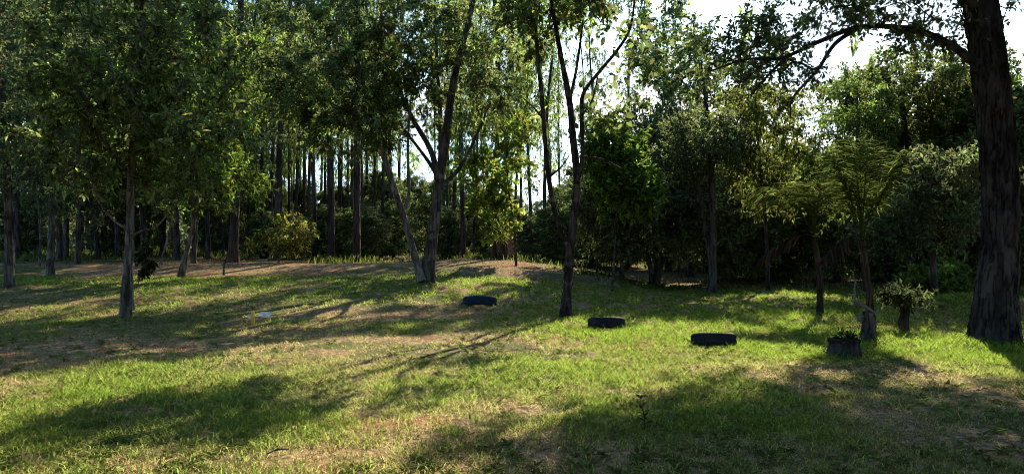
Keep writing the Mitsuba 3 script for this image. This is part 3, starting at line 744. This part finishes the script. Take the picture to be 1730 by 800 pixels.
# ------------------------------------------------------------------ the plantation: one gum tree in three builds, copied row by row
def gum_proto(k):
    r = np.random.default_rng(300 + k)
    h = 15.5
    l = [spline([(0, 0, -.25, .115), (.02, .03, 1.5, .10), (.08 * r.normal(), .08 * r.normal(), 6, .082), (.2 * r.normal(), .2 * r.normal(), 11, .05), (.3 * r.normal(), .3 * r.normal(), h, .02)], 6)]
    br, ends, out = grow(r, [x[x[:, 2] > 5.5] for x in l], [(0, 0, 6.2, .7, .7, 2.4, .8), (0, 0, 9.6, .9, .9, 3.2, 1.0), (0, 0, 14, .8, .8, 1.3, .3)], 80)
    t, c = MB().add(*tube(l[0], 8, .35, .15, k)), MB()
    for b in br:
        t.add(*tube(b, 3))
    spray(c, r, ends, out, .7, .22, (0.10, 0.145, 0.048), 4, 7, droop=.7, up=-.1, bright=.3, width=.26)
    return t, c


for k in range(3):
    t, c = gum_proto(k)
    scene[f'gum_group_{k}'] = {'type': 'shapegroup', 'trunk': t.ply('smooth_bark', True), 'crown': c.ply('leaf')}
gums = [(444, 31, .9), (457, 33, 1), (468, 28.5, 1.1), (474, 38, .9), (486, 36, .8), (491, 42, .9), (499, 34, .8), (505, 47, .9), (513, 38, .9), (522, 33, .8), (531, 30.5, 1.15), (541, 44, 1), (548, 39, .7),
        (558, 29, 1.2), (566, 42, .8), (577, 36, .8), (586, 40, .9), (592, 34, .7), (603, 27, 1.35), (612, 33, .7), (621, 40, .8), (632, 36, .8), (643, 31, .8), (652, 38, .8), (661, 33, .7), (672, 42, .9),
        (752, 36, .8), (765, 31, .9), (783, 27.5, 1.0), (797, 38, .9), (806, 42, .8), (822, 40, .7), (833, 25.5, .9), (852, 25.2, 1.25), (866, 36, .8), (884, 41, 1.0), (899, 33, .9), (917, 31, 1.0), (931, 44, .9), (947, 39, .9),
        (450, 41, .6), (463, 45, .6), (482, 44, .55), (495, 40, .6), (517, 45, .6), (536, 38, .55), (553, 45, .6), (571, 38, .6), (581, 45, .55), (598, 43, .6), (616, 45, .6), (628, 41, .55), (638, 44, .6), (684, 40, .6), (735, 43, .6), (772, 41, .6),
        (420, 38, 1), (430, 46, 1), (990, 46, 1.0), (1015, 38, .9), (1060, 44, 1), (345, 44, 1), (290, 42, 1), (225, 46, 1), (150, 44, 1), (75, 46, 1)]
r = np.random.default_rng(77)
for i, (px, dd, s) in enumerate(gums):
    x = (px - 865) / FPX * dd
    own = {468: 'gum trunk above the pale yellow leaved bush', 531: 'fairly thick dark gum trunk in the sky gap left of the forked tree', 558: 'straight gum trunk with a sunlit edge midway in the sky gap',
           603: 'thickest dark gum trunk left of the forked tree', 643: 'gum trunk crossing behind the pale left limb of the forked tree', 783: 'dark gum trunk first to the right of the forked tree',
           833: 'gum trunk at the left end of the brick pier', 852: 'thick gum trunk standing before the brick pier', 917: 'gum trunk seen between the two tall forks of the large leaved tree'}.get(px)
    key = thing('plantation_gum', own, 'tree', None) if own else thing('plantation_gum', 'tall slender gum tree in the plantation rows behind the lawn', 'tree', 'gum trees of the plantation behind the lawn')
    z = float(G(x, dd))
    w = s * r.uniform(.75, 1.15)
    scene[key] = {'type': 'instance', 'to_world': T().translate([x, dd, z]) @ T().rotate([0, 1, 0], float(r.normal(0, 1.3))) @ T().rotate([0, 0, 1], float(r.uniform(0, 360))) @ T().scale([w, w, .9 + .2 * w]),
                  'shapegroup': {'type': 'ref', 'id': f'gum_group_{i % 3}'}}

# the same wood closes in behind the camera and on both sides, outside the frame
rng = np.random.default_rng(888)
i = 0
for ring, step in ((9.5, 3.0), (13.5, 3.4), (18.0, 4.0)):
    for a in np.arange(118, 422, step / ring * 57.3):
        aa = math.radians(a + rng.normal(0, 3))
        e = ring + rng.normal(0, .7)
        x, y = 1.0 + e * math.cos(aa), 5.0 + e * math.sin(aa)
        if y > 0 and abs(x) < .80 * y + 3.2 or np.hypot(x, y) < 4.5:
            continue
        i += 1
        sc = float(rng.uniform(.8, 1.05))
        scene[f'surrounding_wood__{i:03d}'] = {'type': 'instance', 'to_world': T().translate([float(x), float(y), float(G(x, y))]) @ T().rotate([0, 0, 1], float(rng.uniform(0, 360))) @ T().scale([sc * 1.25, sc * 1.25, sc * 1.0]),
                                               'shapegroup': {'type': 'ref', 'id': f'tall_group_{i % 2}'}}
labels['surrounding_wood'] = {'label': 'wood closing in around the clearing outside the picture', 'category': 'trees', 'kind': 'stuff'}

# far dark undergrowth, one mass behind everything
und = MB()
rng = np.random.default_rng(501)
for i in range(9):
    spray(und, rng, rng.normal(0, 1, (60, 3)) * [1.6, .8, 1.0] + [0, 0, 1.6], unit(rng.normal(0, 1, (60, 3))), .9, .36, DARK, 3, 6, droop=.3, bright=.08, width=.5) if i == 0 else None
scene['undergrowth_group'] = {'type': 'shapegroup', 'leaves': und.ply('leaf')}
i = 0
for dd in (48, 54, 62):
    for px in np.arange(-120, 1900, 1235 * 2.0 / dd):
        i += 1
        q = px + rng.uniform(-20, 20); e = dd + rng.uniform(-2.5, 2.5)
        x = (q - 865) / FPX * e
        h = (.75 + .5 * rng.random()) * (1.0 + 1.3 * float(sst(950, 1200, q)))
        scene[f'distant_undergrowth__{i:03d}'] = {'type': 'instance', 'to_world': T().translate([float(x), float(e), float(G(x, e))]) @ T().rotate([0, 0, 1], float(rng.uniform(0, 360))) @ T().scale([1.2, 1.2, h]),
                                               'shapegroup': {'type': 'ref', 'id': 'undergrowth_group'}}
labels['distant_undergrowth'] = {'label': 'dark undergrowth filling the far side of the wood', 'category': 'undergrowth', 'kind': 'stuff'}

# ------------------------------------------------------------------ palms
def palm(name, label, base, top, d, r, fronds, seed, tone, dead=0):
    rng = np.random.default_rng(seed)
    key = thing(name, label, 'palm')
    b, t = P(*base, d), P(*top, d)
    b[2] = float(G(b[0], b[1])) - .08
    m = (b + t) / 2 + [0.04, 0, 0]
    put(key + '__trunk', MB().add(*tube(spline([(*b, r * 1.15), (*m, r), (*t, r * .8)], 8), 12, .3, .3, seed)), 'palm_bark', smooth=True)
    for i, (az, el, ln, sag) in enumerate(fronds):
        u = np.array([math.cos(az), math.sin(az), 0.0])
        s = np.linspace(0, 1, 13)[:, None]
        rach = t + [0, 0, .05] + (u * math.cos(el) + [0, 0, math.sin(el)]) * ln * s + np.array([0, 0, -1.0]) * sag * ln * s ** 2.2
        mb = MB()
        is_dead = i >= len(fronds) - dead
        tn = (0.035, 0.026, 0.018) if is_dead else tone
        rr = 0.013 * (1 - .85 * s)
        v, f = tube(np.hstack([rach, rr]), 4)
        mb.add(v, f, np.tile(np.array(tn) * 1.1, (len(v), 1)))
        n = 80
        ss = np.repeat(np.linspace(.22, .995, n // 2), 2)
        sd = np.tile([-1.0, 1.0], n // 2)
        k = np.clip((ss * 12).astype(int), 0, 11); fr = (ss * 12 - k)[:, None]
        pos = rach[k] * (1 - fr) + rach[k + 1] * fr
        tan = unit(rach[k + 1] - rach[k])
        side = unit(np.cross(tan, [0, 0, 1.0])) * sd[:, None]
        ld = unit(tan * .75 + side * .8 + [0, 0, -.25 - (.5 if is_dead else 0)] + rng.normal(0, .12, (n, 3)))
        L = ln * .34 * np.sin(np.clip((ss - .12) / .9, 0.02, 1) * math.pi) ** .5 * rng.uniform(.85, 1.1, n)
        nr = unit(np.cross(ld, np.cross([0, 0, 1.0], ld)) + rng.normal(0, .2, (n, 3)))
        # a leaflet: strip of three quads that droops to a point
        w = (.011 + .008 * rng.random(n))[:, None]
        sv = unit(np.cross(ld, nr))
        rows = []
        for q, wq in ((0, .5), (.4, 1.0), (.75, .7), (1.0, .05)):
            c = pos + ld * (L * q)[:, None] + np.array([0, 0, -1.0]) * (L * .35 * q * q)[:, None]
            rows += [c + sv * w * wq, c - sv * w * wq]
        v = np.stack(rows, 1).reshape(-1, 3)
        b8 = np.arange(n)[:, None] * 8
        f = np.vstack([b8 + np.array(a) for a in ([0, 1, 3], [0, 3, 2], [2, 3, 5], [2, 5, 4], [4, 5, 7], [4, 7, 6])])
        mb.add(v, f, np.repeat(leaf_colour(rng, n, tn, .15), 8, 0))
        put(key + '__frond', mb, 'dry_leaf' if is_dead else 'leaf')
    return key


r = np.random.default_rng(600)
palm('feather_palm', 'small palm with drooping yellow green fronds over a dark curved trunk', (1386, 532), (1376, 400), 13.8, .055,
     [(a + r.normal(0, .2), r.uniform(1.0, 1.45), r.uniform(1.5, 2.2), r.uniform(.35, .52)) for a in np.linspace(0, 2 * np.pi, 13, endpoint=False)] + [(2.9, .0, 1.0, .5)], 601, (0.10, 0.135, 0.034), dead=1)
palm('feather_palm', 'taller palm of upright fronds behind the post with the slanted board', (1472, 556), (1456, 405), 11.9, .05,
     [(a + r.normal(0, .2), r.uniform(1.05, 1.5), r.uniform(1.4, 2.2), r.uniform(.2, .4)) for a in np.linspace(.4, 2 * np.pi + .4, 10, endpoint=False)] + [(3.6, .1, .9, .5)], 602, (0.085, 0.125, 0.032), dead=1)
make_tree('slender_tree', 'airy young tree of several thin stems rising in a fan behind the taller palm',
          [limb([(1462, 494, .06), (1458, 450, .055), (1450, 400, .05), (1436, 320, .04), (1420, 240, .025)], 20), limb([(1455, 430, .04), (1452, 330, .035), (1448, 220, .028), (1450, 130, .014)], 20),
           limb([(1453, 410, .04), (1475, 330, .032), (1500, 250, .018)], 20), limb([(1450, 400, .034), (1420, 340, .028), (1385, 290, .015)], 20.1)],
          [blob(1440, 200, 80, 85, 20, 1.4), blob(1395, 290, 55, 45, 20, 1.1), blob(1505, 270, 50, 50, 20, 1.1), blob(1440, 350, 70, 40, 20, 1.2, .6)], 150, .12, (0.10, 0.15, 0.045), bark_mat='dark_bark', seed=97, size=.42, twigs=4, leaves=8, width=.33, flare=.1, bright=.2)

# ------------------------------------------------------------------ tyres laid flat on the lawn
def tyre(label, px, pb, d, R, W, sunk, mat, rot):
    key = thing('tyre', label, 'tyre', 'old tyres lying flat along the lawn')
    x, y = (px - 865) / FPX * d, d
    z = float(GZ(x, y)) - sunk
    prof = np.array([(.60, .10), (.64, .02), (.80, 0), (.93, .05), (.985, .16), (1.0, .5), (.985, .84), (.93, .95), (.80, 1.0), (.64, .98), (.60, .90), (.585, .84), (.72, .78), (.80, .5), (.72, .22), (.585, .16)])
    n = 72
    a = np.arange(n) / n * 2 * np.pi
    v = np.stack([np.cos(a)[:, None] * prof[:, 0] * R, np.sin(a)[:, None] * prof[:, 0] * R, np.tile(prof[:, 1] * W, (n, 1))], -1)
    v[:, 8:10, 2] += .006 * np.sin(a * 3 + rot)[:, None]
    v = v.reshape(-1, 3)
    m = len(prof)
    i, j = np.meshgrid(np.arange(n), np.arange(m), indexing='ij')
    b0, b1, c0, c1 = i * m + j, i * m + (j + 1) % m, ((i + 1) % n) * m + j, ((i + 1) % n) * m + (j + 1) % m
    f = np.concatenate([np.stack([b0, c0, c1], -1).reshape(-1, 3), np.stack([b0, c1, b1], -1).reshape(-1, 3)])
    c, s = math.cos(rot), math.sin(rot)
    ta = math.radians(9.0)                     # sunk deeper at the far side
    tilt = np.array([[1, 0, 0], [0, math.cos(ta), math.sin(ta)], [0, -math.sin(ta), math.cos(ta)]])
    Rm = np.array([[c, -s, 0], [s, c, 0], [0, 0, 1]])
    place = lambda q: q @ Rm.T @ tilt.T + [x, y, z]
    put(key + '__casing', MB().add(place(v), f), mat, smooth=40)
    tr = MB()
    for k in range(44):                                            # tread blocks on the rim
        for zz, off in ((.30, 0), (.62, .5)):
            aa = (k + off) / 44 * 2 * np.pi
            bx = trimesh.creation.box((.016, 2 * np.pi * R / 44 * .62, W * .26))
            bv = bx.vertices + [R * 1.0, 0, W * zz + W * .04]
            ca, sa = math.cos(aa), math.sin(aa)
            tr.add(place(bv @ np.array([[ca, -sa, 0], [sa, ca, 0], [0, 0, 1]]).T), bx.faces)
    k2 = put(key + '__tread', tr, mat)
    labels[k2] = {'kind': 'stuff'}


tyre('blue painted tyre lying in shade right of the forked tree', 811, 498, 14.9, .34, .19, .02, 'blue_rubber', .3)
tyre('dark tyre lying just right of the banded trunk, middle one of three', 1025, 545, 12.2, .305, .19, .02, 'rubber', 1.1)
tyre('dark tyre lying in bright grass, rightmost of three', 1206, 588, 10.1, .30, .18, .01, 'rubber', 2.0)

# ------------------------------------------------------------------ stump, post, litter and other small things
def lumpy(profile, n, seed, amp, at, lobes=0.0):
    """a turned, uneven body: rows (radius, height)"""
    prof = np.array(profile, float)
    a = np.arange(n) / n * 2 * np.pi
    h = prof[:, 1][:, None] + 0 * a
    q = np.stack([np.cos(a)[None] * 2 + 0 * h, np.sin(a)[None] * 2 + 0 * h, h * 9], -1)
    rr = prof[:, 0][:, None] * (1 + amp * (meshkit.fbm(q + seed, 3) - .5) * 2 + lobes * np.sin(5 * a + seed)[None] * np.exp(-h * 9))
    hh = h + (prof[:, 1][:, None] > prof[:, 1].max() * .9) * .03 * (meshkit.fbm(q * 2.5 + seed * 2, 3) - .5) * 2
    v = np.stack([np.cos(a) * rr, np.sin(a) * rr, hh], -1).reshape(-1, 3)
    m = len(prof)
    i, j = np.meshgrid(np.arange(m - 1), np.arange(n), indexing='ij')
    b0, b1, c0, c1 = i * n + j, i * n + (j + 1) % n, (i + 1) * n + j, (i + 1) * n + (j + 1) % n
    return v + at, np.concatenate([np.stack([b0, b1, c1], -1).reshape(-1, 3), np.stack([b0, c1, c0], -1).reshape(-1, 3)])


d = 9.3
x, y = (1426 - 865) / FPX * d, d
z = float(GZ(x, y))
st = thing('tree_stump', 'short dark flared stump with grey white patches and sprigs on its cut top', 'stump')
put(st + '__wood', MB().add(*lumpy([(.27, -.06), (.235, 0), (.205, .06), (.19, .12), (.185, .17), (.20, .195), (.205, .215), (.19, .225), (.12, .215), (.001, .21)], 40, 3, .10, [x, y, z], .12)), 'stump_wood', smooth=50)
rng = np.random.default_rng(71)
tw, lf = MB(), MB()
at = np.array([[x - .03, y - .02, z + .22], [x + .05, y, z + .22], [x + .12, y + .02, z + .21]])
spray(lf, rng, np.repeat(at, 3, 0), np.tile([0, 0, 1.0], (9, 1)), .16, .07, (0.03, 0.05, 0.02), 2, 5, up=.5, twig_mb=tw)
put(st + '__sprig', lf, 'leaf')
put(st + '__twig', tw, 'dark_bark')

d = 10.5
x, y = (1468 - 865) / FPX * d, d
z = float(GZ(x, y))
po = thing('wooden_post', 'dark stumpy post standing before the palm on the right', 'post')
put(po + '__shaft', MB().add(*lumpy([(.15, -.05), (.125, .01), (.105, .08), (.098, .2), (.094, .34), (.09, .40), (.085, .425), (.001, .43)], 28, 8, .12, [x, y, z], .15)), 'dark_bark', smooth=45)
bd = thing('slanted_board', 'weathered grey board lying slanted across the top of the dark post', 'board')
b = trimesh.creation.box((.36, .13, .035)).subdivide().subdivide()
b.vertices += .006 * (meshkit.noise(b.vertices * 30) - .5)[:, None]
b.apply_transform(trimesh.transformations.rotation_matrix(math.radians(33), [0, 1, 0]))
b.apply_translation([x - .07, y - .01, z + .50])
put(bd + '__plank', b, 'weathered_board')
pp = thing('bent_pipe', 'thin pale bent pipe standing at the left end of the slanted board', 'pipe')
zt = z + .62
put(pp + '__tube', MB().add(*tube(spline([(x - .20, y, z + .58, .016), (x - .205, y, z + .70, .015), (x - .195, y, z + .84, .015), (x - .215, y, z + .90, .015), (x - .26, y, z + .905, .016), (x - .285, y, z + .88, .012)], 6), 10)), 'worn_white', smooth=True)
cn = thing('pale_can', 'small pale can hanging under the slanted board', 'can')
put(cn + '__body', MB().add(*lumpy([(.001, 0), (.04, .0), (.045, .02), (.045, .09), (.041, .1), (.001, .1)], 20, 4, .05, [x - .135, y - .02, z + .285])), 'worn_white', smooth=40)
put(cn + '__wire', MB().add(*tube(spline([(x - .135, y - .02, z + .38, .003), (x - .13, y - .01, z + .45, .003), (x - .12, y, z + .53, .003)], 4), 5)), 'worn_white')

# yellow bottle and the white paper on the left
d = 12.6
x, y = (427 - 865) / FPX * d, d
z = float(GZ(x, y))
bt = thing('yellow_bottle', 'small bright yellow plastic bottle standing in the left lawn', 'bottle')
put(bt + '__body', MB().add(*lumpy([(.001, -.01), (.03, -.01), (.034, .01), (.034, .17), (.026, .205), (.014, .23), (.014, .245)], 20, 2, .04, [x, y, z])), 'yellow_plastic', smooth=40)
put(bt + '__cap', MB().add(*lumpy([(.017, .245), (.018, .28), (.001, .282)], 16, 2, .02, [x, y, z])), 'worn_white', smooth=40)


def crumple(name, label, px, py, d, w, h, seed):
    x, y = (px - 865) / FPX * d, d
    z = float(GZ(x, y))
    key = thing(name, label, 'paper', 'white litter by the yellow bottle')
    u, v = np.meshgrid(np.linspace(-.5, .5, 14), np.linspace(-.5, .5, 10))
    q = np.stack([u * 3, v * 3, 0 * u], -1)
    zz = .03 + h * meshkit.fbm(q * 1.7 + seed, 3, seed) + v * h * .9
    p = np.stack([x + u * w + .03 * (meshkit.noise(q * 2 + 5) - .5), y + v * w * .6, z + zz], -1).reshape(-1, 3)
    i, j = np.meshgrid(np.arange(9), np.arange(13), indexing='ij')
    k = i * 14 + j
    put(key + '__sheet', MB().add(p, np.concatenate([np.stack([k, k + 1, k + 15], -1).reshape(-1, 3), np.stack([k, k + 15, k + 14], -1).reshape(-1, 3)])), 'white_paper', smooth=True)


crumple('crumpled_paper', 'white crumpled paper lying flat just right of the yellow bottle', 448, 524, 13.3, .22, .07, 3)
crumple('crumpled_paper', 'small white scrap of paper just left of the yellow bottle', 424, 526, 13.0, .10, .06, 5)

# weed in the foreground, each leaf a part
d = 5.75
x, y = (1088 - 865) / FPX * d, d
z = float(GZ(x, y))
wd = thing('dark_weed', 'upright dark weed sapling in the shaded front grass', 'weed')
stem = spline([(x, y, z - .02, .006), (x + .005, y, z + .08, .005), (x - .015, y, z + .17, .004), (x - .03, y, z + .25, .002)], 5)
put(wd + '__stem', MB().add(*tube(stem, 6)), 'dark_bark', smooth=True)
rng = np.random.default_rng(90)
for i in range(16):
    s = stem[min(len(stem) - 1, 3 + i)][None, :3]
    a = i * 2.4
    dr_ = unit(np.array([[math.cos(a), math.sin(a), .55]]))
    put(wd + '__leaf', MB().add(*leaf_mesh(s, dr_, unit(np.array([[0, 0, 1.0]]) + .2 * rng.normal(0, 1, (1, 3))), np.array([.085 - .002 * i]), np.array([.026]), np.array([[.02, .038, .016]]))), 'leaf')

# pale stick on the front lawn
x, y = -1.62, 5.05
z = float(GZ(x, y))
put('fallen_stick', MB().add(*tube(spline([(x - .06, y - .05, z + .02, .006), (x, y, z + .035, .007), (x + .07, y + .03, z + .03, .004)], 5), 6)), 'pale_bark', smooth=True)
labels['fallen_stick'] = {'label': 'short pale stick lying in the front grass', 'category': 'stick'}
# stub of a cut sapling on the brown strip
q = P(378, 466, 20.5)
put('cut_stub', MB().add(*tube(spline([(q[0], q[1], float(GZ(q[0], q[1])) - .05, .035), (q[0], q[1], float(GZ(q[0], q[1])) + .2, .03), (q[0] + .03, q[1], float(GZ(q[0], q[1])) + .42, .025)], 5), 8)), 'dark_bark', smooth=True)
labels['cut_stub'] = {'label': 'short dark cut stub on the brown strip left of centre', 'category': 'stub'}

# brick pier among the trunks
d = 26
x = (846 - 865) / FPX * d
z = float(G(x, d))
bp = thing('brick_pier', 'low ruined brick pier standing among the trunks behind the lawn', 'pier')
core = trimesh.creation.box((.62, .44, .95)); core.apply_translation([x, d, z + .40])
put(bp + '__core', core, 'mortar')
rng = np.random.default_rng(15)
for row in range(11):
    off = .0 if row % 2 else .12
    mb_row = [(-.36 + off + .245 * k) for k in range(4)]
    for bx_ in mb_row:
        w = .235 if bx_ < .3 else .12
        if row == 10 and rng.random() < .5:
            continue
        br_ = trimesh.creation.box((min(w, .225), .48, .072)); br_.apply_translation([x + bx_ + .03, d + rng.normal(0, .008), z + .02 + .085 * row])
        put(bp + '__brick', br_, 'brick_clay')
print('triangles', sum(TRIS.values()), 'entries', len(scene))
